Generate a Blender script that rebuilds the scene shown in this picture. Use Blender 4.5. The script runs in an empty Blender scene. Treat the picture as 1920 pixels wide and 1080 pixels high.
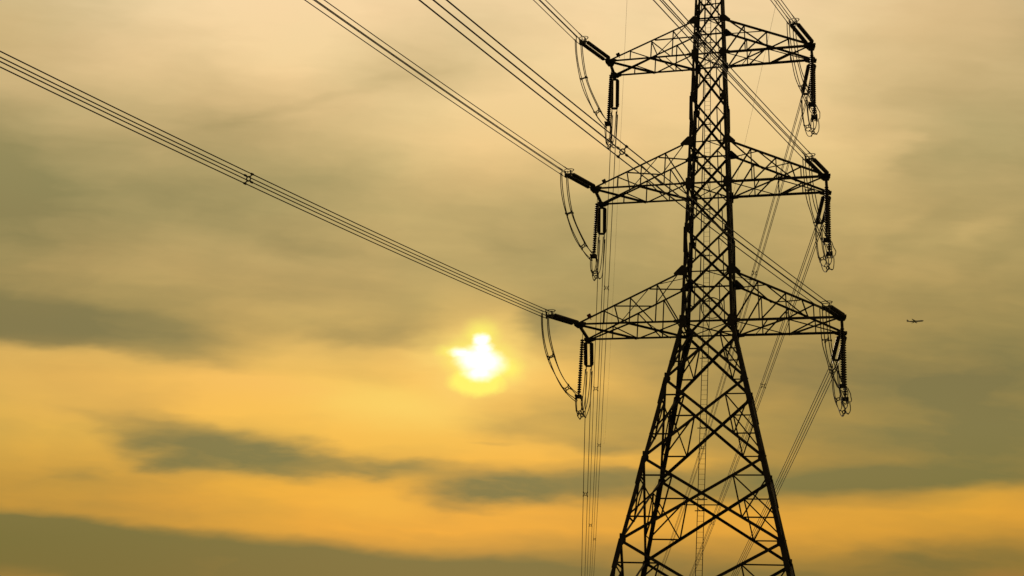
import bpy, bmesh, math, random
from mathutils import Vector, Matrix

random.seed(7)
SC = bpy.context.scene
COL = SC.collection

# ------------------------------------------------------------------ camera
FPX = 2442.718                                    # focal length in pixels of a 1920 wide frame
CAM = Vector((10.638, -97.402, 1.7))
RIGHT = Vector((0.9675656318, 0.2472407558, 0.0518532239))
UP = Vector((0.0348603175, -0.3339745778, 0.9419372270))
FWD = Vector((-0.2502029305, 0.9095784683, 0.3317612146))
cd = bpy.data.cameras.new('camera')
cam = bpy.data.objects.new('camera', cd)
COL.objects.link(cam)
cam.matrix_world = Matrix(((RIGHT.x, UP.x, -FWD.x, CAM.x), (RIGHT.y, UP.y, -FWD.y, CAM.y),
                           (RIGHT.z, UP.z, -FWD.z, CAM.z), (0, 0, 0, 1)))
cd.sensor_width = 36.0
cd.lens = FPX / 1920 * 36.0
cd.clip_start = 0.1
cd.clip_end = 60000
SC.camera = cam
SC.view_settings.view_transform = 'Standard'
SC.view_settings.look = 'None'
SC.view_settings.exposure = 0.0
SC.view_settings.gamma = 1.0


def look(px, py):
    """unit direction seen at a pixel of the 1920x1080 photograph"""
    return (RIGHT * ((px - 960) / FPX) + UP * (-(py - 540) / FPX) + FWD).normalized()


# ------------------------------------------------------------------ sky: azimuth / elevation cloud layers
AZ0 = math.atan2(FWD.x, FWD.y)
SUN = look(900, 676)
SUN_EL = math.asin(SUN.z)
SUN_AZ = math.atan2(SUN.x, SUN.y)


def azel(d):
    a = math.atan2(d.x, d.y) - AZ0
    return a, math.asin(d.z)


TILT, BOW, SHEAR, FAN = -0.05797, 0.03125, 0.01603, 0.37567      # the cloud bands tilt and bow with azimuth


def band(px, py):
    u, v = azel(look(px, py))
    return u, v + TILT * u + BOW * u * u + SHEAR * u * v + FAN * u * u * v


def lin(c):
    return tuple(((x / 255) / 12.92 if x <= 10 else ((x / 255 + 0.055) / 1.055) ** 2.4) for x in c) + (1.0,)


world = bpy.data.worlds.new("World")
SC.world = world
world.use_nodes = True
NT = world.node_tree
NT.nodes.clear()
N, L = NT.nodes.new, NT.links.new


def sock(s, v):
    if hasattr(v, 'is_output'):
        L(v, s)
    else:
        s.default_value = v


def M(op, a, b=0.0, c=None, clamp=False):
    n = N('ShaderNodeMath'); n.operation = op; n.use_clamp = clamp
    sock(n.inputs[0], a); sock(n.inputs[1], b)
    if c is not None: sock(n.inputs[2], c)
    return n.outputs[0]


def RANGE(x, a, b, c=0.0, d=1.0, kind='LINEAR'):
    n = N('ShaderNodeMapRange'); n.interpolation_type = kind; n.clamp = True
    sock(n.inputs[0], x)
    for i, v in enumerate((a, b, c, d)): n.inputs[i + 1].default_value = v
    return n.outputs[0]


def MIXF(f, a, b):
    n = N('ShaderNodeMix'); n.data_type = 'FLOAT'
    sock(n.inputs[0], f); sock(n.inputs[2], a); sock(n.inputs[3], b)
    return n.outputs[0]


def MIXC(f, a, b, mode='MIX'):
    n = N('ShaderNodeMix'); n.data_type = 'RGBA'; n.blend_type = mode
    sock(n.inputs[0], f); sock(n.inputs[6], a); sock(n.inputs[7], b)
    return n.outputs[2]


def NOISE(vec, scale, detail=3.0, rough=0.5):
    n = N('ShaderNodeTexNoise'); L(vec, n.inputs['Vector'])
    n.inputs['Scale'].default_value = scale
    n.inputs['Detail'].default_value = detail
    n.inputs['Roughness'].default_value = rough
    return n


def XYZ(x, y, z=0.0):
    n = N('ShaderNodeCombineXYZ')
    for i, v in enumerate((x, y, z)): sock(n.inputs[i], v)
    return n.outputs[0]


DIR = N('ShaderNodeTexCoord').outputs['Generated']
rot = N('ShaderNodeVectorRotate'); rot.rotation_type = 'Z_AXIS'; rot.inputs['Angle'].default_value = AZ0
L(DIR, rot.inputs['Vector'])
sp = N('ShaderNodeSeparateXYZ'); L(rot.outputs[0], sp.inputs[0])
U0 = M('ARCTAN2', sp.outputs[0], sp.outputs[1])
EL = M('ARCSINE', sp.outputs[2])
UU = M('MULTIPLY', U0, U0)
V0 = M('ADD', M('ADD', EL, M('ADD', M('MULTIPLY', UU, BOW), M('MULTIPLY', U0, TILT))),
       M('MULTIPLY', EL, M('ADD', M('MULTIPLY', U0, SHEAR), M('MULTIPLY', UU, FAN))))


def warp(scale_u, scale_v, amp_u, amp_v, seed, detail=3.0):
    n = NOISE(XYZ(M('MULTIPLY', U0, scale_u), M('MULTIPLY', V0, scale_v), seed), 1.0, detail)
    s = N('ShaderNodeSeparateColor'); L(n.outputs['Color'], s.inputs[0])
    return (M('MULTIPLY', M('SUBTRACT', s.outputs[0], 0.5), amp_u),
            M('MULTIPLY', M('SUBTRACT', s.outputs[1], 0.5), amp_v))


w1 = warp(9, 26, 0.070, 0.016, 3.1)
w2 = warp(38, 120, 0.016, 0.0052, 8.7, 2.0)
U = M('ADD', U0, M('ADD', w1[0], w2[0]))
V = M('ADD', V0, M('ADD', w1[1], w2[1]))

# brightness of the cloud sheet, band by band from the zenith side to the horizon: (x, value)
BANDS = [
    (0, [(0, .52), (130, .62), (260, .82), (500, 1.0), (750, .92), (1000, .88), (1250, .97), (1500, .9), (1650, .75), (1750, .6), (1900, .42)]),
    (70, [(0, .52), (150, .6), (330, .78), (540, 1.0), (760, .78), (900, .78), (1050, .9), (1250, .99), (1500, .93), (1680, .7), (1780, .58), (1900, .42)]),
    (135, [(0, .5), (250, .66), (400, .68), (550, .9), (690, .64), (850, .62), (980, .86), (1250, 1.0), (1450, .95), (1600, .76), (1720, .56), (1900, .40)]),
    (200, [(0, .30), (250, .56), (400, .52), (520, .55), (640, .68), (800, .88), (1000, .97), (1250, 1.0), (1450, .95), (1560, .8), (1680, .62), (1780, .42), (1900, .34)]),
    (270, [(0, .13), (250, .35), (400, .38), (500, .44), (700, .66), (850, .9), (1000, 1.0), (1250, .97), (1450, .93), (1600, .8), (1700, .52), (1800, .36), (1900, .36)]),
    (335, [(0, 0.03), (200, 0.17), (400, 0.23), (560, 0.31), (760, 0.57), (880, 0.67), (1000, 0.69), (1200, 0.69), (1450, 0.67), (1600, 0.63), (1750, 0.35), (1900, 0.35)]),
    (400, [(0, 0.07), (300, 0.19), (560, 0.27), (750, 0.41), (1000, 0.41), (1200, 0.47), (1450, 0.47), (1620, 0.53), (1720, 0.41), (1850, 0.35), (1920, 0.29)]),
    (500, [(0, 0.23), (300, 0.37), (600, 0.42), (850, 0.43), (1000, 0.37), (1200, 0.37), (1450, 0.37), (1700, 0.39), (1900, 0.31)]),
    (560, [(0, 0.21), (200, 0.27), (400, 0.41), (600, 0.47), (760, 0.47), (850, 0.59), (1000, 0.45), (1200, 0.35), (1500, 0.30), (1700, 0.33), (1900, 0.29)]),
    (612, [(0, .08), (160, .2), (330, .44), (560, .66), (680, .6), (780, .5), (870, .8), (960, .65), (1020, .42), (1200, .34), (1500, .28), (1700, .30), (1900, .22)]),
    (662, [(0, .72), (160, .6), (300, .4), (400, .5), (560, .78), (700, .76), (820, .85), (960, .82), (1060, .62), (1200, .42), (1500, .24), (1700, .2), (1900, .15)]),
    (712, [(0, .78), (150, .82), (300, .95), (500, 1.0), (680, .88), (780, .98), (900, 1.0), (1000, .92), (1100, .78), (1220, .5), (1350, .32), (1500, .22), (1850, .1)]),
    (775, [(0, .75), (150, .68), (260, .62), (400, .95), (600, 1.0), (800, 1.0), (900, .84), (1000, .64), (1080, .48), (1180, .45), (1350, .34), (1500, .27), (1850, .09)]),
    (825, [(0, .68), (140, .72), (210, .66), (330, .55), (480, .62), (600, .92), (700, 1.0), (850, 1.0), (980, .86), (1080, .6), (1180, .42), (1350, .3), (1500, .25), (1850, .08)]),
    (858, [(0, .58), (130, .62), (230, .62), (420, .6), (600, .72), (720, .8), (880, 1.0), (1000, .98), (1120, .86), (1250, .72), (1380, .42), (1500, .28), (1850, .1)]),
    (890, [(0, .50), (100, .52), (200, .58), (400, .7), (560, .78), (680, .8), (800, .72), (950, .5), (1150, .38), (1300, .24), (1500, .18), (1850, .12)]),
    (925, [(0, .50), (200, .6), (400, .85), (600, .95), (720, 1.0), (850, .8), (1000, .65), (1150, .45), (1300, .3), (1400, .22), (1520, .3), (1700, .46), (1900, .7)]),
    (960, [(0, .48), (200, .58), (350, .66), (550, .88), (720, 1.0), (850, .96), (950, .95), (1100, .86), (1300, .8), (1500, .74), (1700, .80), (1900, .78)]),
    (992, [(0, .4), (300, .6), (600, .86), (750, .98), (900, 1.0), (1050, .9), (1200, .82), (1300, .8), (1500, .72), (1700, .74), (1900, .62)]),
    (1032, [(0, .3), (400, .5), (750, .6), (900, .62), (1000, .5), (1100, .42), (1300, .44), (1500, .46), (1700, .4), (1900, .3)]),
    (1075, [(0, .25), (60, .2), (200, .06), (500, .08), (900, .13), (1100, .18), (1300, .14), (1500, .13), (1700, .2), (1900, .24)]),
]
UMIN, UMAX = -0.9, 0.9
FU = RANGE(U, UMIN, UMAX)
field = None
pv = None
for y, stops in BANDS:
    r = N('ShaderNodeValToRGB'); r.color_ramp.interpolation = 'CARDINAL'
    el = r.color_ramp.elements
    pts = [(-0.9, 0.45), (-0.62, 0.35)] + [(band(x, y)[0], m) for x, m in stops] + [(0.62, 0.3), (0.9, 0.4)]
    while len(el) < len(pts): el.new(0.5)
    pts.sort()
    for e, (u, m) in zip(el, pts):
        e.position = (u - UMIN) / (UMAX - UMIN); e.color = (m, m, m, 1)
    L(FU if field is None else M('MULTIPLY_ADD', field, 1e-9, FU), r.inputs[0])      # evaluated one after another
    v = band(960, y)[1]
    if field is None:
        field = r.outputs[0]
    else:
        field = MIXF(RANGE(V, pv, v), field, r.outputs[0])
    pv = v
# below the lowest band and above the highest one the sheet levels out
field = MIXF(RANGE(V, pv - 0.01, pv - 0.09, kind='SMOOTHSTEP'), field, 0.22)
field = MIXF(RANGE(V, band(960, 0)[1] + 0.02, band(960, 0)[1] + 0.35, kind='SMOOTHSTEP'), field, 0.55)


def lens(px, py, rx, ry, ang, soft=0.8, us=None, vs=None, after=None):
    """one cloud lens: 1 inside, falling to 0 over the soft fraction of its radius"""
    a = math.radians(ang)
    c = band(px, py)
    e1 = band(px + rx * math.cos(a), py + rx * math.sin(a))
    e2 = band(px - ry * math.sin(a), py + ry * math.cos(a))
    d1 = (e1[0] - c[0], e1[1] - c[1]); d2 = (e2[0] - c[0], e2[1] - c[1])
    n = N('ShaderNodeMapping'); n.vector_type = 'TEXTURE'
    L(XYZ(us or U, vs or V, 0.0 if after is None else M('MULTIPLY', after, 1e-9)), n.inputs[0])
    n.inputs['Location'].default_value = (c[0], c[1], 0)
    n.inputs['Rotation'].default_value = (0, 0, math.atan2(d1[1], d1[0]))
    n.inputs['Scale'].default_value = (math.hypot(*d1), math.hypot(*d2), 1)
    ln = N('ShaderNodeVectorMath'); ln.operation = 'LENGTH'; L(n.outputs[0], ln.inputs[0])
    return RANGE(ln.outputs['Value'], 1.0, 1.0 - soft, kind='SMOOTHSTEP')


# dark cloud lenses and bright gaps in front of the sheet: x, y, rx, ry, angle, softness, brightness, opacity
LENSES = [
    (60, 576, 520, 96, 6.0, .95, .14, .60),
    (60, 602, 440, 58, 6.0, .46, .05, .62),
    (330, 664, 190, 27, 9, .75, .28, .70),
    (150, 668, 260, 22, 5.5, .9, .93, .5),
    (690, 622, 260, 34, 6, .9, .28, .70),
    (1015, 608, 80, 60, 10, .85, .12, .95),
    (235, 788, 130, 20, 10, .95, .42, .75),
    (340, 836, 175, 62, 13, .80, .06, .96),
    (505, 852, 220, 48, 5, .60, .02, 1.0),
    (700, 876, 260, 27, 3, .75, .16, .9),
    (315, 866, 140, 26, 2, .85, .04, .95),
    (150, 886, 70, 20, 14, .95, .36, .7),
    (560, 896, 90, 16, 2, .9, .62, .6),
    (985, 918, 245, 38, 0, .60, .03, 1.0),
    (1160, 905, 170, 36, -2, .75, .06, .92),
    (880, 950, 110, 18, 4, .9, .4, .7),
    (1150, 835, 120, 24, 5, .9, .26, .8),
    (985, 800, 150, 30, 4, .95, .48, .75),
    (930, 826, 60, 9, 3, .9, .60, .6),
    (1240, 868, 130, 15, 2, .9, .80, .7),
    (1700, 895, 430, 38, -2, .7, .03, .9),
    (1720, 1048, 330, 40, -2, .85, .08, .8),
    (60, 1030, 600, 82, 6.5, .42, .0, 1.0),
    (560, 1070, 520, 74, 6.0, .50, .03, .96),
    (960, 1092, 460, 68, 4, .70, .05, .92),
    (800, 1004, 120, 11, 5, .95, .75, .5),
    (1010, 1018, 120, 14, 3, .95, .62, .5),
    (10, 1092, 100, 44, 0, .95, .34, .85),
    (470, 215, 230, 16, -14, .95, .30, .40),
    (740, 150, 210, 16, -13, .95, .46, .50),
    (570, 458, 150, 32, 4, .95, .16, .6), (300, 365, 200, 30, -6, .95, .12, .5), (930, 470, 110, 40, 8, .95, .26, .5),
    (410, 390, 80, 20, 4, .95, .20, .4),
    (1835, 425, 75, 34, -20, .8, .60, .6),
    (1690, 400, 60, 26, -20, .85, .56, .5),
    (1735, 300, 110, 34, -28, .9, .26, .5),
    (1850, 300, 90, 36, -22, .9, .28, .45),
    (1690, 455, 110, 30, -30, .9, .26, .5),
    (1845, 495, 120, 28, -32, .9, .22, .5),
    (1700, 255, 50, 20, -20, .9, .74, .45),
    (1560, 480, 90, 40, -10, .95, .30, .4),
    (1650, 265, 70, 40, 0, .95, .9, .4),
]
w3 = warp(22, 75, 0.050, 0.0150, 14.2, 4.0)
UH = M('MULTIPLY_ADD', w1[0], 0.5, M('ADD', U0, w2[0])); VH = M('MULTIPLY_ADD', w1[1], 0.45, M('ADD', V0, w2[1]))
UL = M('ADD', U, w3[0]); VL = M('ADD', V, w3[1])
tear = NOISE(XYZ(M('MULTIPLY', U, 12.0), M('MULTIPLY', M('ADD', V, M('MULTIPLY', U, 0.12)), 60.0), 6.6), 1.0, 5.0, 0.6)
tear = RANGE(tear.outputs['Fac'], 0.28, 0.56, 0.68, 1.0)
for (x, y, rx, ry, ang, soft, val, op) in LENSES:
    if rx > 400:                                   # the long banks keep a smooth edge
        f = M('MULTIPLY', lens(x, y, rx, ry, ang, soft, UH, VH, field), op)
    else:
        f = M('MULTIPLY', M('MULTIPLY', lens(x, y, rx * 1.06, ry * 1.12, ang, min(1.0, soft + .18), UL, VL, field), op), tear)
    field = MIXF(f, field, val)

# streaks drawn out along the wind
st = NOISE(XYZ(M('MULTIPLY', U, 7.0), M('MULTIPLY', M('ADD', V, M('MULTIPLY', U, 0.10)), 46.0), 1.3), 1.0, 5.0, 0.55)
field = M('ADD', field, M('MULTIPLY', M('SUBTRACT', st.outputs['Fac'], 0.5), 0.30))
mo = NOISE(XYZ(M('MULTIPLY', U, 9.0), M('MULTIPLY', V, 17.0), 4.4), 1.0, 4.0, 0.55)
field = M('ADD', field, M('MULTIPLY', M('SUBTRACT', mo.outputs['Fac'], 0.5), 0.36))
field = M('MULTIPLY_ADD', M('SUBTRACT', field, 0.62), 1.12, 0.60)         # a little more contrast between bank and gap
field = M('MINIMUM', M('MAXIMUM', field, 0.0), 1.06)

ELF = RANGE(V0, band(960, 1080)[1], band(960, 0)[1])


def hue_ramp(rows):
    r = N('ShaderNodeValToRGB'); el = r.color_ramp.elements
    v0, v1 = band(960, 1080)[1], band(960, 0)[1]
    rows = sorted(((band(960, y)[1] - v0) / (v1 - v0), c) for y, c in rows)
    while len(el) < len(rows): el.new(0.5)
    for e, (p_, c) in zip(el, rows):
        e.position = min(max(p_, 0), 1); e.color = lin(c)
    L(ELF, r.inputs[0])
    return r.outputs[0]


bright = hue_ramp([(0, (249, 219, 161)), (135, (245, 214, 150)), (270, (240, 206, 136)), (400, (236, 202, 124)), (500, (232, 196, 115)),
                   (600, (238, 196, 102)), (700, (245, 194, 86)), (800, (247, 192, 72)), (900, (242, 176, 48)), (1000, (240, 169, 40)), (1080, (225, 158, 36))])
dim = hue_ramp([(0, (168, 151, 98)), (135, (162, 147, 92)), (270, (152, 140, 86)), (400, (143, 132, 79)), (500, (139, 128, 74)),
                (600, (131, 121, 70)), (700, (130, 119, 67)), (800, (131, 121, 65)), (900, (128, 117, 57)), (1000, (121, 109, 47)), (1080, (122, 105, 42))])
cloud = MIXC(field, dim, bright)
hn = NOISE(XYZ(M('MULTIPLY', U, 6.0), M('MULTIPLY', V, 13.0), 9.9), 1.0, 3.0, 0.5)      # cooler grey-green and warmer peach patches
hs = M('MULTIPLY', M('SUBTRACT', hn.outputs['Fac'], 0.5), 1.0)
cc = N('ShaderNodeCombineColor')
sock(cc.inputs[0], M('ADD', 1.0, M('MULTIPLY', hs, 0.13))); sock(cc.inputs[1], M('ADD', 0.978, M('MULTIPLY', hs, -0.03))); sock(cc.inputs[2], M('ADD', 1.05, M('MULTIPLY', hs, -0.05)))
cloud = MIXC(1.0, cloud, cc.outputs[0], 'MULTIPLY')

# veiled sun: a wide warm bloom, a yellow rim and the burnt-out core behind the torn cloud edge
ws = warp(120, 150, 0.0075, 0.0045, 5.5, 3.0)
US = M('ADD', U0, ws[0]); VS = M('ADD', V0, ws[1])
for x, y, rx, ry, ang, c, op in [(1740, 30, 330, 170, 0, (226, 188, 128), .35), (10, 60, 190, 140, 0, (220, 184, 122), .35),
                                 (730, 762, 260, 62, 6, (251, 214, 98), .60), (470, 720, 230, 40, 7, (245, 188, 92), .35), (150, 715, 340, 100, 6, (225, 173, 82), .5), (1000, 700, 120, 40, 4, (246, 196, 96), .3),
                                 (700, 945, 170, 40, 3, (244, 180, 52), .5), (10, 1085, 110, 40, 0, (158, 120, 46), .7), (1890, 1085, 130, 30, 0, (160, 112, 48), .5)]:
    cloud = MIXC(M('MULTIPLY', lens(x, y, rx, ry, ang, 1.0), op), cloud, lin(c))
bloom = lens(893, 672, 205, 160, 0, 1.0)
cloud = MIXC(M('MULTIPLY', bloom, 0.42), cloud, lin((253, 205, 104)))
halo = lens(900, 674, 155, 108, 0, 1.0)
cloud = MIXC(M('MULTIPLY', halo, 0.70), cloud, (1.0, 0.74, 0.17, 1))
rim = None
for a in [(899, 674, 92, 58, 9, .85), (902, 632, 50, 48, 0, 1.0), (896, 713, 66, 37, 2, .45), (854, 660, 50, 22, 4, 1.0), (948, 690, 50, 38, 8, 1.0)]:
    l = lens(*a, us=US, vs=VS, after=rim)
    rim = l if rim is None else M('MAXIMUM', rim, l)
cloud = MIXC(M('MULTIPLY', rim, 0.88), cloud, (1.0, 0.93, 0.13, 1))
core = None
for a in [(901, 677, 60, 36, 9, .80), (902, 639, 23, 19, 0, .85), (870, 662, 38, 15, 5, 1.0), (900, 698, 42, 23, 0, 1.0), (903, 655, 30, 20, 0, .85)]:
    l = lens(*a, us=US, vs=VS, after=core)
    core = l if core is None else M('MAXIMUM', core, l)
cloud = MIXC(core, cloud, (1.30, 1.30, 1.26, 1))

# away from the sun the overcast is much dimmer
dt = N('ShaderNodeVectorMath'); dt.operation = 'DOT_PRODUCT'
L(DIR, dt.inputs[0]); dt.inputs[1].default_value = SUN
away = RANGE(dt.outputs['Value'], -0.1, 0.86, 0.12, 1.0, 'SMOOTHSTEP')
cl = N('ShaderNodeBackground'); L(cloud, cl.inputs[0]); L(away, cl.inputs[1])
sky = N('ShaderNodeTexSky'); sky.sky_type = 'NISHITA'; sky.sun_disc = False
sky.sun_elevation = SUN_EL; sky.sun_rotation = SUN_AZ
bg = N('ShaderNodeBackground'); L(sky.outputs[0], bg.inputs[0]); bg.inputs[1].default_value = 0.05
mx = N('ShaderNodeMixShader'); mx.inputs[0].default_value = 0.97
L(bg.outputs[0], mx.inputs[1]); L(cl.outputs[0], mx.inputs[2])
ow = N('ShaderNodeOutputWorld'); L(mx.outputs[0], ow.inputs[0])

# ------------------------------------------------------------------ sun lamp (veiled, low, ahead of the camera)
sl = bpy.data.lights.new('sun', 'SUN'); sl.energy = 1.0; sl.angle = math.radians(1.5); sl.color = (1.0, 0.80, 0.52)
so = bpy.data.objects.new('sun', sl); COL.objects.link(so)
so.rotation_euler = SUN.to_track_quat('Z', 'Y').to_euler()
so.location = SUN * 200


# ------------------------------------------------------------------ materials
def mat(name, c1, c2, rough, metal=0.0, scale=3.0, bump=0.0, vec='Object', spec=0.3):
    m = bpy.data.materials.new(name); m.use_nodes = True
    t = m.node_tree; b = t.nodes['Principled BSDF']
    tc = t.nodes.new('ShaderNodeTexCoord')
    n = t.nodes.new('ShaderNodeTexNoise'); n.inputs['Scale'].default_value = scale; n.inputs['Detail'].default_value = 5
    t.links.new(tc.outputs[vec], n.inputs['Vector'])
    r = t.nodes.new('ShaderNodeValToRGB')
    r.color_ramp.elements[0].position = 0.35; r.color_ramp.elements[1].position = 0.68
    r.color_ramp.elements[0].color = c1 + (1,); r.color_ramp.elements[1].color = c2 + (1,)
    t.links.new(n.outputs['Fac'], r.inputs[0]); t.links.new(r.outputs[0], b.inputs['Base Color'])
    b.inputs['Roughness'].default_value = rough; b.inputs['Metallic'].default_value = metal
    b.inputs['Specular IOR Level'].default_value = spec
    if bump:
        bp = t.nodes.new('ShaderNodeBump'); bp.inputs['Strength'].default_value = bump
        t.links.new(n.outputs['Fac'], bp.inputs['Height']); t.links.new(bp.outputs[0], b.inputs['Normal'])
    return m


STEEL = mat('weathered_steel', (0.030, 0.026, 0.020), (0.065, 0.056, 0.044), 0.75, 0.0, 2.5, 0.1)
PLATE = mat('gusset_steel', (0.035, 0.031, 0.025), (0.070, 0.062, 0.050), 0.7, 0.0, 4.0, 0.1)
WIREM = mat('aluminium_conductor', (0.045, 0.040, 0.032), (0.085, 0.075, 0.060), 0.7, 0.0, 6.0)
PORC = mat('brown_porcelain', (0.020, 0.013, 0.009), (0.038, 0.024, 0.016), 0.45, 0.0, 5.0)
HARD = mat('forged_hardware', (0.030, 0.028, 0.025), (0.060, 0.055, 0.048), 0.6, 0.0, 8.0)
SIGN = mat('faded_red_plate', (0.16, 0.035, 0.03), (0.24, 0.07, 0.06), 0.6, 0.0, 4.0)
CONC = mat('footing_concrete', (0.22, 0.21, 0.19), (0.34, 0.33, 0.30), 0.9, 0.0, 3.0, 0.3)
GRASS = mat('field_grass', (0.045, 0.055, 0.02), (0.09, 0.085, 0.035), 0.95, 0.0, 0.12, 0.2)
AERO = mat('airliner_paint', (0.80, 0.78, 0.74), (0.86, 0.84, 0.80), 0.5, 0.0, 0.2)
AERO2 = mat('airliner_dark', (0.76, 0.74, 0.70), (0.82, 0.80, 0.76), 0.5, 0.0, 0.2)


# ------------------------------------------------------------------ helpers
def link(name, bm, m, parent=None, smooth=False):
    me = bpy.data.meshes.new(name)
    bmesh.ops.recalc_face_normals(bm, faces=bm.faces)
    bm.to_mesh(me); bm.free()
    me.materials.append(m)
    if smooth:
        for p in me.polygons: p.use_smooth = True
    o = bpy.data.objects.new(name, me); COL.objects.link(o)
    if parent: o.parent = parent
    return o


def thing(name, label, cat, group=None, loc=(0, 0, 0)):
    o = bpy.data.objects.new(name, None); COL.objects.link(o); o.location = loc
    return tag(o, label, cat, group)


def tag(o, label, cat, group=None):
    o['label'] = label; o['category'] = cat
    if group: o['group'] = group
    return o


def frame(d, n):
    d = d.normalized(); e = n - d * n.dot(d)
    if e.length < 1e-4: e = d.orthogonal()
    e.normalize()
    return d, e, d.cross(e).normalized()


def loft(bm, rings, close=True, caps=True):
    vs = [[bm.verts.new(p) for p in r] for r in rings]
    k = len(rings[0])
    for a, b in zip(vs, vs[1:]):
        for i in range(k if close else k - 1):
            bm.faces.new((a[i], a[(i + 1) % k], b[(i + 1) % k], b[i]))
    if caps:
        bm.faces.new(vs[0][::-1]); bm.faces.new(vs[-1])


def angle(bm, a, b, w, n, t=None, flip=1, off=0.0):
    """rolled steel angle from a to b, corner on the line, one flange against the face with normal n, one pointing inward"""
    a, b = Vector(a), Vector(b); n = Vector(n)
    d, e, s = frame(b - a, n)
    s = s * flip
    if t is None: t = max(0.010, w * 0.10)
    o = e * off - s * (w * 0.5)
    prof = [(0, 0), (0, w), (-t, w), (-t, t), (-w, t), (-w, 0)]       # (along e, along s)
    loft(bm, [[p + o + e * x + s * y for x, y in prof] for p in (a, b)])


def box(bm, c, ex, ey, ez):
    c, ex, ey, ez = Vector(c), Vector(ex), Vector(ey), Vector(ez)
    loft(bm, [[c + ex * i + ey * j + ez * k for i, j in ((-1, -1), (1, -1), (1, 1), (-1, 1))] for k in (-1, 1)])


def rod(bm, a, b, r, k=8, r2=None):
    a, b = Vector(a), Vector(b); d, e, s = frame(b - a, Vector((0.13, 0.31, 0.94)))
    r2 = r if r2 is None else r2
    loft(bm, [[p + (e * math.cos(6.28319 * i / k) + s * math.sin(6.28319 * i / k)) * q for i in range(k)] for p, q in ((a, r), (b, r2))])


def tube(bm, pts, r, k=6, caps=True):
    rings = []
    ref = Vector((0.13, 0.31, 0.94))
    for i, p in enumerate(pts):
        t = (pts[min(i + 1, len(pts) - 1)] - pts[max(i - 1, 0)]).normalized()
        e = ref - t * ref.dot(t); e.normalize(); ref = e
        s = t.cross(e)
        rings.append([p + (e * math.cos(6.28319 * j / k) + s * math.sin(6.28319 * j / k)) * r for j in range(k)])
    loft(bm, rings, True, caps)


def ring(bm, c, ax, ay, r, n=24, k=6):
    """closed tube along the ellipse c + ax cos + ay sin"""
    c, ax, ay = Vector(c), Vector(ax), Vector(ay)
    nz = ax.cross(ay).normalized(); vs = []
    for i in range(n):
        a = 2 * math.pi * i / n
        p = c + ax * math.cos(a) + ay * math.sin(a)
        t = (-ax * math.sin(a) + ay * math.cos(a)).normalized(); o = t.cross(nz)
        vs.append([bm.verts.new(p + (o * math.cos(2 * math.pi * j / k) + nz * math.sin(2 * math.pi * j / k)) * r) for j in range(k)])
    for i in range(n):
        for j in range(k):
            a, b = vs[i], vs[(i + 1) % n]
            bm.faces.new((a[j], a[(j + 1) % k], b[(j + 1) % k], b[j]))


def plate(bm, pts, n, t):
    n = Vector(n).normalized() * (t / 2)
    loft(bm, [[Vector(p) - n for p in pts], [Vector(p) + n for p in pts]])


def lathe(bm, a, b, prof, k=12):
    """profile of (fraction along, radius) spun about the line a-b"""
    a, b = Vector(a), Vector(b); d, e, s = frame(b - a, Vector((0.13, 0.31, 0.94)))
    loft(bm, [[a.lerp(b, f) + (e * math.cos(6.28319 * i / k) + s * math.sin(6.28319 * i / k)) * r for i in range(k)] for f, r in prof])


def lerp(a, b, t): return a + (b - a) * t


# ------------------------------------------------------------------ ground
gm = bmesh.new()
R_, S_ = 24, 64
rad = [0.0, 12, 30, 60, 110, 180, 300, 500, 900, 1600, 3000, 6000, 12000, 25000]
c0 = gm.verts.new((0, 0, 0)); prev = None
for r in rad[1:]:
    cur = []
    for i in range(S_):
        a = 2 * math.pi * i / S_
        h = 0 if r < 140 else (math.sin(a * 3 + r * 0.01) + math.sin(a * 7 + 1.3)) * min(r * 0.0012, 6)
        cur.append(gm.verts.new((r * math.cos(a), r * math.sin(a), h)))
    for i in range(S_):
        j = (i + 1) % S_
        gm.faces.new((c0, cur[i], cur[j]) if prev is None else (prev[i], cur[i], cur[j], prev[j]))
    prev = cur
g = link('ground', gm, GRASS); g['kind'] = 'structure'

# ------------------------------------------------------------------ the lattice tower
ZB = {1: 56.928, 2: 45.026, 3: 33.275}
ZT = {1: 60.140, 2: 48.729, 3: 37.391}
TX = {1: 8.352, 2: 9.206, 3: 10.037}
TD = {1: 1.266, 2: 1.642, 3: 2.021}
N1, N2 = 52.85, 41.10
M1, M2, M3, M4 = 28.42, 22.12, 15.90, 8.6
ZTOP = 67.2


def hw(z):
    return 2.0 - (z - ZB[3]) * 0.02938 if z >= ZB[3] else 2.0 + (ZB[3] - z) * 0.2117


def leg_pt(sx, sy, z): return Vector((sx * hw(z), sy * hw(z), z))


pylon = thing('transmission_tower', 'tall dark steel lattice pylon with three pairs of arms, its top beyond the frame', 'pylon')
LEVELS = [0.35, M4, M3, M2, M1, ZB[3], ZT[3], N2, ZB[2], ZT[2], N1, ZB[1], ZT[1], 63.6, ZTOP]


def leg_w(z): return 0.29 if z < ZB[3] - 1 else (0.225 if z < ZB[2] else (0.20 if z < ZB[1] else 0.17))


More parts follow.
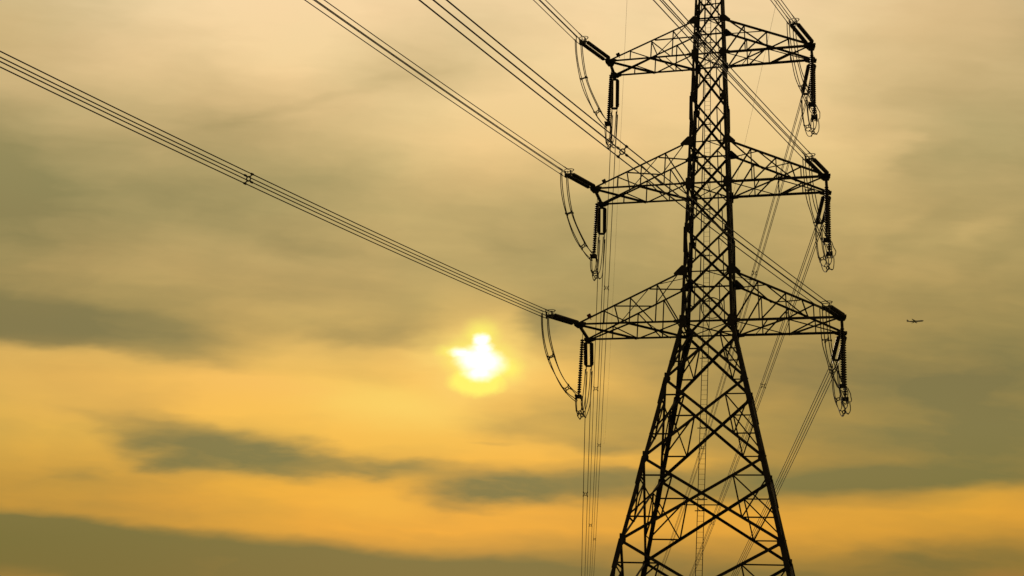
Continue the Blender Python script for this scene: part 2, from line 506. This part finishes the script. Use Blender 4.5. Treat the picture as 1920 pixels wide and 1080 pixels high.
for sx in (-1, 1):
    for sy in (-1, 1):
        bm = bmesh.new()
        for z0, z1 in zip(LEVELS, LEVELS[1:]):
            a, b = leg_pt(sx, sy, z0), leg_pt(sx, sy, z1)
            w = leg_w((z0 + z1) / 2); t = w * 0.11
            X, Y_ = Vector((sx, 0, 0)), Vector((0, sy, 0))
            prof = [(0, 0), (-w, 0), (-w, -t), (-t, -t), (-t, -w), (0, -w)]
            loft(bm, [[p + X * x + Y_ * y for x, y in prof] for p in (a, b)])
        for z in (M3, M2, M1, N2, N1):                                   # splice covers lapped outside the leg below each joint
            ln = 2.0
            w = leg_w(z - 1) * 1.18; t = 0.035
            prof = [(t, t), (-w, t), (-w, 0.004), (0.004, 0.004), (0.004, -w), (t, -w)]
            X, Y_ = Vector((sx, 0, 0)), Vector((0, sy, 0))
            o = (X + Y_) * (0.055)
            loft(bm, [[leg_pt(sx, sy, q) + o * k_ + X * x + Y_ * y for x, y in prof] for q, k_ in ((z - ln, 0.2), (z + 0.1, 1.0))])
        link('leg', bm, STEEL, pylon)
        bm = bmesh.new(); p = leg_pt(sx, sy, 0.35)
        loft(bm, [[Vector((p.x + i * q, p.y + j * q, z)) for i, j in ((-1, -1), (1, -1), (1, 1), (-1, 1))] for z, q in ((-0.6, 0.9), (0.12, 0.9), (0.17, 0.55), (0.55, 0.5))])
        link('footing', bm, CONC, pylon)

FACES = [((-1, -1), (1, -1), (0, -1, 0)), ((1, -1), (1, 1), (1, 0, 0)), ((1, 1), (-1, 1), (0, 1, 0)), ((-1, 1), (-1, -1), (-1, 0, 0))]
for ca, cb, nrm in FACES:
    n = Vector(nrm)
    bm = bmesh.new()
    P = lambda s, z: leg_pt(*(ca if s < 0 else cb), z)
    side_face = nrm[0] != 0
    for z0, z1 in zip(LEVELS[:-1], LEVELS[1:]):
        splay = z1 <= ZB[3] + 0.01
        wd = 0.215 if splay else (0.175 if z0 < ZB[1] - 0.1 else 0.13)
        if side_face: wd *= 0.8
        A0, B0, A1, B1 = P(-1, z0), P(1, z0), P(-1, z1), P(1, z1)
        angle(bm, A0, B1, wd, n, off=0.010)
        angle(bm, B0, A1, wd, n, off=-wd * 0.12 - 0.012, flip=-1)
        # crossing point of the two diagonals
        wa, wb = (B0 - A0).length, (B1 - A1).length
        tc_ = wa / (wa + wb)
        C = lerp(A0, B1, tc_)
        for s, T, B in ((-1, A1, A0), (1, B1, B0)):
            qu, ql = lerp(T, C, 0.5), lerp(B, C, 0.5)
            rw = 0.105 if splay else 0.078
            angle(bm, qu, ql, rw, n, off=-0.05)
            if splay:
                lu = lerp(B, T, (qu.z - B.z) / (T.z - B.z)); ll = lerp(B, T, (ql.z - B.z) / (T.z - B.z))
                angle(bm, qu, lu, rw, n, off=-0.06); angle(bm, ql, ll, rw, n, off=-0.06)
                angle(bm, qu, ll, rw, n, off=-0.075); angle(bm, ql, lu, rw, n, off=-0.09)
            else:
                mid = lerp(B, T, 0.5)
                angle(bm, mid, ql if s < 0 else qu, rw, n, off=-0.06)
        if z0 == M3 and nrm == (0, -1, 0):                              # ledge strut under the crossing, ladder stay
            q = 0.62
            angle(bm, lerp(A0, C, q + .13) , lerp(B0, C, q + .13), 0.08, n, off=-0.07)
    for z in (ZB[1], ZB[2], ZB[3], ZT[1], ZT[2], ZT[3], 61.7, ZTOP):
        a, b = P(-1, z), P(1, z)
        heavy = z in (ZB[1], ZB[2], ZB[3])
        angle(bm, a, b, (0.17 if heavy and nrm == (0, -1, 0) else 0.11), n, off=-0.035)
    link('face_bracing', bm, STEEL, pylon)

for z in [ZB[1], ZB[2], ZB[3], ZT[1], ZT[2], ZT[3]]:                       # horizontal frames inside the body
    bm = bmesh.new(); up = Vector((0, 0, 1)); w = 0.085 if z in ZB.values() else 0.055
    c = [leg_pt(-1, -1, z), leg_pt(1, -1, z), leg_pt(1, 1, z), leg_pt(-1, 1, z)]
    if z in ZB.values():
        angle(bm, c[0], c[2], w, up, off=-0.02); angle(bm, c[1], c[3], w, up, off=-0.05)
        angle(bm, (c[0] + c[1]) / 2, (c[2] + c[3]) / 2, 0.05, up, off=-0.09)
    else:
        angle(bm, (c[0] + c[1]) / 2, (c[1] + c[2]) / 2, w, up, off=-0.02)
        angle(bm, (c[0] + c[3]) / 2, (c[3] + c[2]) / 2, w, up, off=-0.05)
    link('plan_bracing', bm, STEEL, pylon)

# gusset plates at the arm roots and at the leg joints, in the plane of the front and back faces
for l in (1, 2, 3):
    k = 1.0 + 0.08 * (l - 1)
    for sx in (-1, 1):
        for sy in (-1, 1):
            n = Vector((0, 1, 0)); Z = Vector((0, 0, 1)); X = Vector((sx, 0, 0)); o = Vector((0, sy * 0.03, 0))
            p = leg_pt(sx, sy, ZT[l]) + o; bm = bmesh.new()
            plate(bm, [p + (X * a + Z * b) * k for a, b in ((-.34, .12), (-.10, .46), (.08, .46), (.62, -.10), (.58, -.24), (-.28, -.30))], n, 0.03)
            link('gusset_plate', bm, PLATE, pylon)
            p = leg_pt(sx, sy, ZB[l]) + o; bm = bmesh.new()
            plate(bm, [p + (X * a + Z * b) * k for a, b in ((-.40, .10), (-.26, .42), (.08, .44), (.10, .14), (.46, .10), (.46, -.10), (.10, -.14), (.08, -.46), (-.24, -.44), (-.40, -.12))], n, 0.034)
            link('gusset_plate', bm, PLATE, pylon)
for z in (N1, N2, M1, M2, M3):
    for sx in (-1, 1):
        for sy in (-1, 1):
            p = leg_pt(sx, sy, z) + Vector((0, sy * 0.025, 0)); X = Vector((sx, 0, 0)); Z = Vector((0, 0, 1)); bm = bmesh.new()
            plate(bm, [p + X * a + Z * b for a, b in ((-.44, .10), (-.10, .48), (.02, .46), (.02, -.46), (-.14, -.46), (-.44, -.12))], Vector((0, 1, 0)), 0.026)
            link('node_plate', bm, PLATE, pylon)


def arm(l, sx):
    zt, zb, tx, td = ZT[l], ZB[l], TX[l], TD[l]
    tip = {s: Vector((sx * tx, s * td, zb)) for s in (-1, 1)}
    top = {s: leg_pt(sx, s, zt) for s in (-1, 1)}
    bot = {s: leg_pt(sx, s, zb) for s in (-1, 1)}
    up = Vector((0, 0, 1))
    bm = bmesh.new()
    for s in (-1, 1):
        n = Vector((0, s, 0))
        angle(bm, tip[s] + up * 0.06, top[s], 0.15, n, off=0.014)
        angle(bm, tip[s], bot[s], 0.165, n, off=0.004)
    a = link('cross_arm', bm, STEEL, pylon)
    # vertical trusses (web members) front and back
    Tt = lambda s, t: lerp(tip[s], top[s], t)
    Bt = lambda s, t: lerp(tip[s], bot[s], t)
    bm = bmesh.new(); w = 0.098
    for s in (-1, 1):
        n = Vector((0, s, 0)); f = (.25, .5, .755)
        for t in f: angle(bm, Tt(s, t), Bt(s, t), 0.088, n, off=-0.03)
        angle(bm, Tt(s, .25), Bt(s, .5), w, n, off=-0.045)
        angle(bm, Tt(s, .5), Bt(s, .74), w, n, off=-0.045)
        angle(bm, Tt(s, .755), Bt(s, .985), w * 1.1, n, off=-0.045)
    # top plane
    if l == 1:
        zz = [(.54, 1.0), (.5, .52), (.92, .5)]
    else:
        zz = [(.35, .31), (.67, .31), (.36, .66), (.95, .66), (.685, .98)]
    for q, (tn, tf) in enumerate(zz):
        angle(bm, Tt(-1, tn), Tt(1, tf), 0.09 if q != 1 else 0.075, up, off=-0.02)
    if l == 3:
        angle(bm, Tt(-1, .78), Tt(-1, .98) + Vector((0, 1.1, -0.05)), 0.05, up, off=-.03)
    # bottom plane: two bays of crossed struts
    angle(bm, tip[-1], Bt(1, .5), 0.15, up, off=0.02); angle(bm, tip[1], Bt(-1, .5), 0.10, up, off=-0.03)
    angle(bm, Bt(-1, .5), bot[1], 0.15, up, off=0.02); angle(bm, Bt(1, .5), bot[-1], 0.085, up, off=-0.03)
    angle(bm, lerp(tip[-1], Bt(1, .5), .98), lerp(tip[1], Bt(-1, .5), .52), 0.07, up, off=-.06)
    angle(bm, lerp(Bt(-1, .5), bot[1], .5), Bt(1, .84), 0.075, up, off=-0.05)
    angle(bm, lerp(Bt(-1, .5), bot[1], .5), Bt(-1, .68), 0.075, up, off=-0.05)
    link('arm_bracing', bm, STEEL, a)
    # tip beam and its end gussets
    bm = bmesh.new()
    for e in (-0.11, 0.11):
        angle(bm, tip[-1] + Vector((sx * e, -.12, 0)), tip[1] + Vector((sx * e, .12, 0)), 0.15, Vector((sx if e > 0 else -sx, 0, 0)), off=0)
    link('tip_beam', bm, STEEL, a)
    for s in (-1, 1):
        bm = bmesh.new(); p = tip[s] + Vector((0, s * 0.035, 0.02)); X = Vector((sx, 0, 0))
        plate(bm, [p + X * i + up * j for i, j in ((.36, .12), (-.30, .16), (-.62, .10), (-.60, -.12), (-.2, -.26), (.22, -.24), (.36, -.06))], Vector((0, 1, 0)), 0.03)
        q = tip[s] + Vector((0, 0, -0.10))
        plate(bm, [q + Vector((sx * i, s * j, 0)) for i, j in ((.30, .30), (-.28, .30), (-.52, -.10), (-.2, -.75), (.2, -.75), (.34, -.1))], up, 0.03)
        link('tip_gusset', bm, PLATE, a)
    if sx < 0:
        p = Tt(-1, 0.115); d = (top[-1] - tip[-1]).normalized(); nn = Vector((0, -1, 0)); u2 = nn.cross(d).normalized()
        if u2.z < 0: u2 = -u2
        bm = bmesh.new()
        box(bm, p + u2 * 0.24, d * 0.16, u2 * 0.13, nn * 0.012)
        box(bm, p + u2 * 0.02 + nn * 0.03, d * 0.03, u2 * 0.18, nn * 0.015)
        o = link('phase_plate', bm, SIGN if l == 3 else PLATE, a)
        if l == 3: o['label'] = 'small dull red plate on the lower left arm'
    return tip


TIPS = {}
for l in (1, 2, 3):
    for sx in (-1, 1):
        TIPS[(l, sx)] = arm(l, sx)

# earth-wire peaks above the frame
GW = {-1: (Vector((-7.12, 0, 68.27)), (-0.19365, -0.10433, 0.00061660)), 1: (Vector((6.74, 0, 67.72)), (-0.20143, -0.11893, 0.00041902))}
for sx in (-1, 1):
    bm = bmesh.new(); e = GW[sx][0]
    for s in (-1, 1):
        n = Vector((0, s, 0))
        angle(bm, e, leg_pt(sx, s, ZTOP), 0.10, n); angle(bm, e, leg_pt(sx, s, 64.2), 0.10, n)
        for t in (.35, .68):
            angle(bm, lerp(e, leg_pt(sx, s, ZTOP), t), lerp(e, leg_pt(sx, s, 64.2), t), 0.05, n, off=-.02)
            angle(bm, lerp(e, leg_pt(sx, s, ZTOP), t), lerp(e, leg_pt(sx, s, 64.2), min(1, t + .32)), 0.05, n, off=-.04)
    link('peak_arm', bm, STEEL, pylon)

# ladder up the front face
LX, LW, LIN = -0.05, 0.23, 0.16
lp = lambda x, z: Vector((LX + x, -hw(z) + LIN, z))
bm = bmesh.new()
for s in (-1, 1):
    for z0, z1 in ((3.0, ZB[3]), (ZB[3], ZTOP)):
        a, b = lp(s * LW, z0), lp(s * LW, z1)
        d, e_, s_ = frame(b - a, Vector((1, 0, 0)))
        loft(bm, [[p + e_ * i + s_ * j for i, j in ((-.024, -.03), (.024, -.03), (.024, .03), (-.024, .03))] for p in (a, b)])
z = 3.3
while z < ZTOP:
    rod(bm, lp(-LW, z), lp(LW, z), 0.011, 5); z += 0.39
lad = link('ladder', bm, STEEL, pylon)
for z in (M3 + 2.5, M3 + 3.35, M2 + 2.6, M1 + 2.0, 35.2, 39.0, 43.0, 46.6, 50.6, 54.9, 58.3, 62.0):
    bm = bmesh.new()
    c = lp(0, z)
    pts = [c + Vector((LW * 1.04 * math.cos(a), 0.05, -LW * 1.1 * math.sin(a))) for a in [math.pi * i / 12 for i in range(13)]]
    tube(bm, pts, 0.026, 6)
    hb = c + Vector((0, 0.06, -LW * 1.15))
    angle(bm, hb - Vector((LW * 1.9, 0, 0)), hb + Vector((LW * 1.9, 0, 0)), 0.07, Vector((0, -1, 0)))
    link('ladder_bracket', bm, STEEL, lad)
bm = bmesh.new()
c = Vector((0.20, -0.2, 34.9))
ring(bm, c, Vector((0.82, 0.1, 0)), Vector((0, 0, 0.86)), 0.035, 40, 6)
ring(bm, c + Vector((0, .12, .02)), Vector((0.80, 0.12, 0)), Vector((0, 0, 0.84)), 0.02, 40, 6)
o = link('hoop', bm, STEEL, pylon)


# ------------------------------------------------------------------ insulator strings
def shed_profile(n, ro, ri, thin):
    pr = [(0.0, ri * 0.8)]
    for i in range(n):
        a = (i + 0.06) / n; w = 1.0 / n
        pr += [(a, ri), (a + w * (0.5 - thin), ro * 0.96), (a + w * 0.5, ro), (a + w * (0.5 + thin * .5), ro * 0.9), (a + w * 0.86, ri)]
    pr.append((1.0, ri * 0.8))
    return pr


WORD = {1: 'upper', 2: 'middle', 3: 'lower'}
SIDE = {-1: 'left', 1: 'right'}
BUN = 0.225


def bundle_axes(d):
    h = Vector((d.x, d.y, 0)).normalized()
    s = Vector((h.y, -h.x, 0))
    v = s.cross(d).normalized()
    return s, v


def tension_string(l, sx, end, T, E):
    word = ('twin insulator string reaching up left from the front corner of the %s %s arm' if end == 'near'
            else 'twin insulator string sloping down behind from the back corner of the %s %s arm') % (WORD[l], SIDE[sx])
    t = thing('tension_insulator', word, 'insulator string', 'paired tension insulator strings on the arm tips', T)
    d = (E - T).normalized(); Ln = (E - T).length
    s, v = bundle_axes(d)
    q = lambda a, b=0.0, c=0.0: d * (a * Ln) + s * b + v * c        # relative to T
    for sg in (-1, 1):
        bm = bmesh.new()
        lathe(bm, q(.105, sg * .25), q(.80, sg * .25), shed_profile(26, .165, .130, .3), 12)
        r_ = link('insulator_rod', bm, PORC, t, True)
        for a0, a1 in ((.075, .106), (.799, .84)):
            bm = bmesh.new(); rod(bm, q(a0, sg * .25), q(a1, sg * .25), .073, 8)
            link('end_cap', bm, HARD, r_)
    bm = bmesh.new()
    rod(bm, q(0.0), q(.06), .05, 8)
    plate(bm, [q(.035, -.06), q(.035, .06), q(.085, .33), q(.105, .30), q(.105, -.30), q(.085, -.33)], v, .03)
    link('yoke_plate', bm, HARD, t)
    bm = bmesh.new()
    plate(bm, [q(.825, -.32), q(.825, .32), q(.865, .30), q(.885, .08), q(.885, -.08), q(.865, -.30)], v, .03)
    for i in (-1, 1):
        plate(bm, [q(.855, i * .24, -.29), q(.855, i * .24, .29), q(.90, i * .24, .27), q(.90, i * .24, -.27)], s, .028)
    rod(bm, q(.88, -.27), q(.88, .27), .035, 8)
    for i in (-1, 1):
        for j in (-1, 1):
            rod(bm, q(.885, i * .24, j * .225), q(1.0, i * BUN, j * BUN), .028, 6)
    link('wire_yoke', bm, HARD, t)
    if end == 'near':
        bm = bmesh.new(); c = q(.845, 0, .34)
        hz = Vector((d.x, d.y, 0)).normalized()
        ring(bm, c, s * .42, hz * .26 + Vector((0, 0, .0)), .026, 28, 6)
        for i in (-1, 1): rod(bm, q(.85, i * .25, 0), c + s * (i * .38), .02, 6)
        link('corona_ring', bm, HARD, t)
    else:
        for i in (-1, 1):
            bm = bmesh.new()
            tube(bm, [q(.80, i * .25, 0), q(.79, i * .36, .06), q(.765, i * .42, .08), q(.74, i * .40, .06), q(.735, i * .33, .02)], .018, 6)
            link('arcing_horn', bm, HARD, t)
    return E, d, s, v


NEAR = {(1, -1): ((-9.92, -6.463, 56.257), (3.349622, -0.100111, 0.000348)), (2, -1): ((-10.58, -6.766, 44.274), (3.377835, -0.109257, 0.000352)),
        (3, -1): ((-11.502, -7.17, 32.471), (3.382372, -0.110593, 0.000354)), (1, 1): ((6.986, -6.427, 56.296), (3.378301, -0.11178, 0.000339)),
        (2, 1): ((7.95, -6.789, 44.367), (3.384586, -0.113203, 0.000339)), (3, 1): ((8.881, -7.129, 32.482), (3.385941, -0.113587, 0.000339))}
FAR = {(1, -1): ((-9.312, 6.685, 56.072), (-0.1991, -0.151701, 0.000349)), (2, -1): ((-10.205, 7.065, 44.132), (-0.200421, -0.150924, 0.000388)),
       (3, -1): ((-11.038, 7.473, 32.261), (-0.201327, -0.15032, 0.000416)), (1, 1): ((7.45, 6.621, 56.16), (-0.212832, -0.151797, 0.000263)),
       (2, 1): ((8.353, 7.027, 44.197), (-0.210955, -0.150689, 0.00025)), (3, 1): ((9.304, 7.436, 32.342), (-0.214762, -0.146708, 0.00018))}
WR = 0.032


def spacer(parent, c, d, name='spacer'):
    s, v = bundle_axes(d)
    bm = bmesh.new()
    r = .135
    ring(bm, c, s * r, v * r, .034, 16, 6)
    for i in (-1, 1):
        for j in (-1, 1):
            rod(bm, c + s * (i * r * .72) + v * (j * r * .72), c + s * (i * BUN * .97) + v * (j * BUN * .97), .034, 6)
            e = c + s * (i * BUN) + v * (j * BUN)
            rod(bm, e - d * .08, e + d * .08, .062, 8)
    return link(name, bm, HARD, parent)


SPACERS = {('near', 3, 1): [35.3, 84], ('near', 3, -1): [34.3, 85], ('near', 1, 1): [34, 85], ('near', 2, 1): [34, 85], ('near', 1, -1): [34, 85], ('near', 2, -1): [34, 85],
           ('far', 2, 1): [33.2, 84.6, 146], ('far', 1, 1): [31.6, 88, 144.2], ('far', 3, 1): [33.0, 86, 146],
           ('far', 1, -1): [33.8, 88.3, 152.7], ('far', 2, -1): [33.4, 90.2, 150], ('far', 3, -1): [32.9, 88, 150]}
WLAB = {('near', 1, -1): 'four-wire bundle leaving the upper left arm toward the top edge of the sky',
        ('near', 2, -1): 'four-wire bundle leaving the middle left arm and rising to the top edge',
        ('near', 3, -1): 'long four-wire bundle from the lower left arm to the left edge, with one spacer',
        ('near', 1, 1): 'short four-wire bundle rising steeply left from the upper right arm tip',
        ('near', 2, 1): 'four-wire bundle from the middle right arm passing behind the tower top to the top edge',
        ('near', 3, 1): 'four-wire bundle from the lower right arm crossing the tower and a square spacer',
        ('far', 1, -1): 'receding wire bundle hanging from the upper left arm, rightmost of the near-vertical bundles',
        ('far', 2, -1): 'receding wire bundle hanging from the middle left arm, central near-vertical bundle',
        ('far', 3, -1): 'receding wire bundle hanging from the lower left arm, leftmost near-vertical bundle',
        ('far', 1, 1): 'receding wire bundle from the upper right arm slanting down behind the tower to bottom edge',
        ('far', 2, 1): 'receding wire bundle from the middle right arm slanting down behind the tower legs',
        ('far', 3, 1): 'receding wire bundle from the lower right arm slanting down beside the right leg'}


def span_pt(E, q, t):
    return Vector((E.x + math.sin(q[0]) * t, E.y + math.cos(q[0]) * t, E.z + q[1] * t + q[2] * t * t))


def bundle(end, l, sx, E, q):
    t_ = thing('conductor_bundle', WLAB[(end, l, sx)], 'power lines', 'four-wire conductor bundles', E)
    d0 = Vector((math.sin(q[0]), math.cos(q[0]), q[1])).normalized()
    tm = 330 if end == 'near' else 400
    ts = [tm * (i / 90) ** 1.25 for i in range(91)]
    s, v = bundle_axes(d0)
    for i in (-1, 1):
        for j in (-1, 1):
            o = s * (i * BUN) + v * (j * BUN)
            jit = random.uniform(-1, 1) * 0.5e-5
            bm = bmesh.new()
            tube(bm, [span_pt(E, (q[0], q[1], q[2] + jit), t) - E + o for t in ts], WR, 6)
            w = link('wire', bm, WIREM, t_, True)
            bm = bmesh.new()
            rod(bm, o - d0 * 0.12, o + d0 * 0.55, .05, 8, .038)
            link('dead_end_clamp', bm, HARD, w)
    for t in SPACERS[(end, l, sx)]:
        dd = (span_pt(E, q, t + .5) - span_pt(E, q, t - .5)).normalized()
        spacer(t_, span_pt(E, q, t) - E, dd)


def bez(p, n):
    r = []
    for i in range(n + 1):
        t = i / n; u = 1 - t
        r.append(p[0] * u ** 3 + p[1] * (3 * u * u * t) + p[2] * (3 * u * t * t) + p[3] * t ** 3)
    return r


def jumper_string(l, sx, top, bot, which):
    lab = {'only': 'slim ribbed insulator post hanging from the tip of the %s left arm' % WORD[l],
           'front': 'slim ribbed insulator post hanging from the %s right arm tip, nearer and higher of two' % WORD[l],
           'back': 'slim ribbed insulator post hanging from the %s right arm tip, lower one behind' % WORD[l]}[which]
    t = thing('jumper_insulator', lab, 'insulator string', 'hanging jumper insulator strings', top)
    e = bot - top
    bm = bmesh.new(); rod(bm, Vector((0, 0, 0)), e * .10, .022, 6); link('hanger_rod', bm, HARD, t)
    bm = bmesh.new(); lathe(bm, e * .09, e * .93, shed_profile(23, .165, .06, .22), 12); link('insulator_rod', bm, PORC, t, True)
    bm = bmesh.new()
    rod(bm, e * .925, e * .96, .07, 8)
    box(bm, e * .985, Vector((.24, 0, 0)), Vector((0, .26, 0)), Vector((0, 0, .10)))
    for i in (-1, 1):
        for j in (-1, 1):
            rod(bm, e * 1.0 + Vector((i * .2, j * -.32, -.16)), e * 1.0 + Vector((i * .2, j * .32 - .1, .10)), .06, 8)
    link('jumper_clamp', bm, HARD, t)


def jumper(l, sx, Nn, F, js, dN, dF):
    lab = 'drooping four-wire jumper loop under the tip of the %s %s arm' % (WORD[l], SIDE[sx])
    t = thing('jumper_loop', lab, 'jumper wires', 'jumper loops under the arm tips', Nn)
    Z = Vector((0, 0, 1))
    if sx < 0:
        J = js[0]
        hN = (Nn - J); hN.z = 0; hN.normalize()
        a = bez([Nn, Nn - Z * 3.6 + Vector((0, .15, 0)), J + hN * 2.3 - Z * 0.25, J + hN * .25 - Z * .08], 26)
        hF = (F - J); hF.z = 0; hF.normalize()
        b = bez([J + hF * .25 - Z * .1, J + hF * .7 - Z * 1.9, F - Z * 5.0 - hF * .6, F], 26)
        segs = [a, b]; marks = [(0, 9), (0, 19), (1, 6), (1, 11)]
    else:
        J1, J2 = js
        a = bez([Nn, Nn - Z * 3.9 + Vector((0, .3, 0)), J1 + Vector((-.55, -1.3, .9)), J1 + Vector((-.1, -.15, -.02))], 30)
        m = bez([J1 + Vector((.08, .1, -.1)), J1 + Vector((.22, .35, -.5)), J2 + Vector((.24, -.5, .1)), J2 + Vector((.08, -.1, -.08))], 16)
        b = bez([J2 + Vector((0, .05, -.1)), J2 + Vector((.22, .5, -1.45)), F - Z * 4.6 - Vector((0, .5, 0)), F], 30)
        segs = [a, m, b]; marks = [(0, 8), (0, 20), (2, 11), (2, 21)]
    sD = (dN - dF); sD.z = 0; sD.normalize(); sx_ = Vector((sD.y, -sD.x, 0))
    if sx_.x < 0: sx_ = -sx_
    CA, SA = math.cos(.46), math.sin(.46)
    frames = []
    for sg in segs:
        fr = []; pn = None
        for k in range(len(sg)):
            tg = (sg[min(k + 1, len(sg) - 1)] - sg[max(k - 1, 0)]).normalized()
            if pn is None:
                nn = sx_.cross(tg).normalized()
            else:
                nn = (pn - tg * pn.dot(tg)).normalized()
            pn = nn
            fr.append((sg[k], tg, tg.cross(nn).normalized(), nn))
        frames.append(fr)
    off = lambda i, j, f, g: f[2] * ((i * CA - j * SA) * .235 * g) + f[3] * ((j * CA + i * SA) * .235 * g)
    for i in (-1, 1):
        for j in (-1, 1):
            ph = random.uniform(0, 6.28); out = []
            for fr in frames:
                n_ = len(fr) - 1
                for k, f in enumerate(fr):
                    out.append(f[0] - Nn + off(i, j, f, 1.0 + .12 * math.sin(k * .45 + ph) * math.sin(math.pi * k / n_)))
            bm = bmesh.new(); tube(bm, out, .034, 6)
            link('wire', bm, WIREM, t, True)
    for q, k in marks:
        f = frames[q][k]; c = f[0] - Nn; dd = f[1]
        bm = bmesh.new(); r = .125
        ring(bm, c, f[2] * r, f[3] * r, .044, 14, 6)
        for i in (-1, 1):
            for j in (-1, 1):
                e = off(i, j, f, 1.0)
                rod(bm, c + e * .55, c + e, .044, 6)
                rod(bm, c + e - dd * .07, c + e + dd * .07, .06, 8)
        link('spacer', bm, HARD, t)


for l in (1, 2, 3):
    for sx in (-1, 1):
        tip = TIPS[(l, sx)]
        En, qn = Vector(NEAR[(l, sx)][0]), NEAR[(l, sx)][1]
        Ef, qf = Vector(FAR[(l, sx)][0]), FAR[(l, sx)][1]
        rn = tension_string(l, sx, 'near', tip[-1] + Vector((0, -.06, 0)), En)
        rf = tension_string(l, sx, 'far', tip[1] + Vector((0, .06, -.08)), Ef)
        bundle('near', l, sx, En, qn)
        bundle('far', l, sx, Ef, qf)
        if sx < 0:
            tp = lerp(tip[-1], tip[1], .5) + Vector((-.05, 0, -.15))
            jb = tp + Vector((-.08, -.30, -5.35))
            jumper_string(l, sx, tp, jb, 'only'); js = [jb]
        else:
            t1 = lerp(tip[-1], tip[1], .22) + Vector((.02, 0, -.15)); t2 = lerp(tip[-1], tip[1], .93) + Vector((.10, 0, -.15))
            j1 = t1 + Vector((-.12, 0, -5.05)); j2 = t2 + Vector((-.06, 0, -5.3))
            jumper_string(l, sx, t1, j1, 'front'); jumper_string(l, sx, t2, j2, 'back'); js = [j1, j2]
        jumper(l, sx, En, Ef, js, rn[1], rf[1])

for sx in (-1, 1):
    E, q = GW[sx]
    bm = bmesh.new()
    tube(bm, [span_pt(E, q, 400 * (i / 80) ** 1.2) for i in range(81)], 0.011, 5)
    o = link('earth_wire', bm, WIREM, None, True)
    tag(o, 'hair-thin single wire dropping beside the left arms, right of the wire bundles' if sx < 0
        else 'hair-thin single wire falling from the top edge behind the upper right arm', 'earth wire', 'thin earth wires')

# ------------------------------------------------------------------ distant airliner
pd = look(1716, 602.5); dist = 3250.0
pc = CAM + pd * dist
head = (RIGHT * 0.985 + UP * 0.085 - FWD * 0.24).normalized()
wing_ax = Vector((0, 0, 1)).cross(head).normalized()          # to port
upv = head.cross(wing_ax).normalized()
plane = thing('airliner', 'tiny distant jet airliner flying right in the sky beyond the tower', 'airplane', None, pc)
AB = lambda x, y, z: head * x + wing_ax * y + upv * z
bm = bmesh.new()
prof = [(0, .12), (.02, .9), (.06, 1.6), (.12, 1.95), (.62, 1.95), (.75, 1.6), (.88, .95), (.97, .45), (1, .2)]
rings = []
for f, r in prof:
    x = 19.5 - f * 39; zc = 0 if f < .62 else (f - .62) * 3.2
    rings.append([AB(x, r * math.cos(6.28319 * i / 14), zc + r * math.sin(6.28319 * i / 14)) for i in range(14)])
loft(bm, rings)
link('fuselage', bm, AERO, plane, True)
for sg in (-1, 1):
    bm = bmesh.new()
    loft(bm, [[AB(4.5, sg * 1.2, -.9), AB(3.0, sg * 1.2, -.5), AB(-3.0, sg * 1.2, -.8), AB(0, sg * 1.2, -1.1)],
              [AB(-7.0, sg * 17.5, 1.3), AB(-7.3, sg * 17.5, 1.42), AB(-8.8, sg * 17.5, 1.3), AB(-7.9, sg * 17.5, 1.22)]])
    link('wing', bm, AERO2, plane)
    bm = bmesh.new()
    loft(bm, [[AB(-14.5, sg * .5, 1.2), AB(-15, sg * .5, 1.4), AB(-18.2, sg * .5, 1.2), AB(-16, sg * .5, 1.05)],
              [AB(-18.6, sg * 6.6, 1.9), AB(-18.8, sg * 6.6, 2.0), AB(-20, sg * 6.6, 1.9), AB(-19.4, sg * 6.6, 1.82)]])
    link('tailplane', bm, AERO2, plane)
    bm = bmesh.new()
    lathe(bm, AB(4.6, sg * 6.0, -1.9), AB(.4, sg * 6.0, -1.7), [(0, .8), (.08, 1.02), (.5, 1.05), (.8, .8), (1, .5)], 12)
    box(bm, AB(1.2, sg * 6.0, -.75), head * 1.4, wing_ax * .14, upv * .5)
    link('engine', bm, AERO2, plane)
bm = bmesh.new()
loft(bm, [[AB(-12.8, .2, 1.6), AB(-12.8, -.2, 1.6), AB(-18.4, -.1, 1.6), AB(-18.4, .1, 1.6)],
          [AB(-17.2, .1, 5.8), AB(-17.2, -.1, 5.8), AB(-19.4, -.05, 5.8), AB(-19.4, .05, 5.8)]])
link('tail_fin', bm, AERO2, plane)
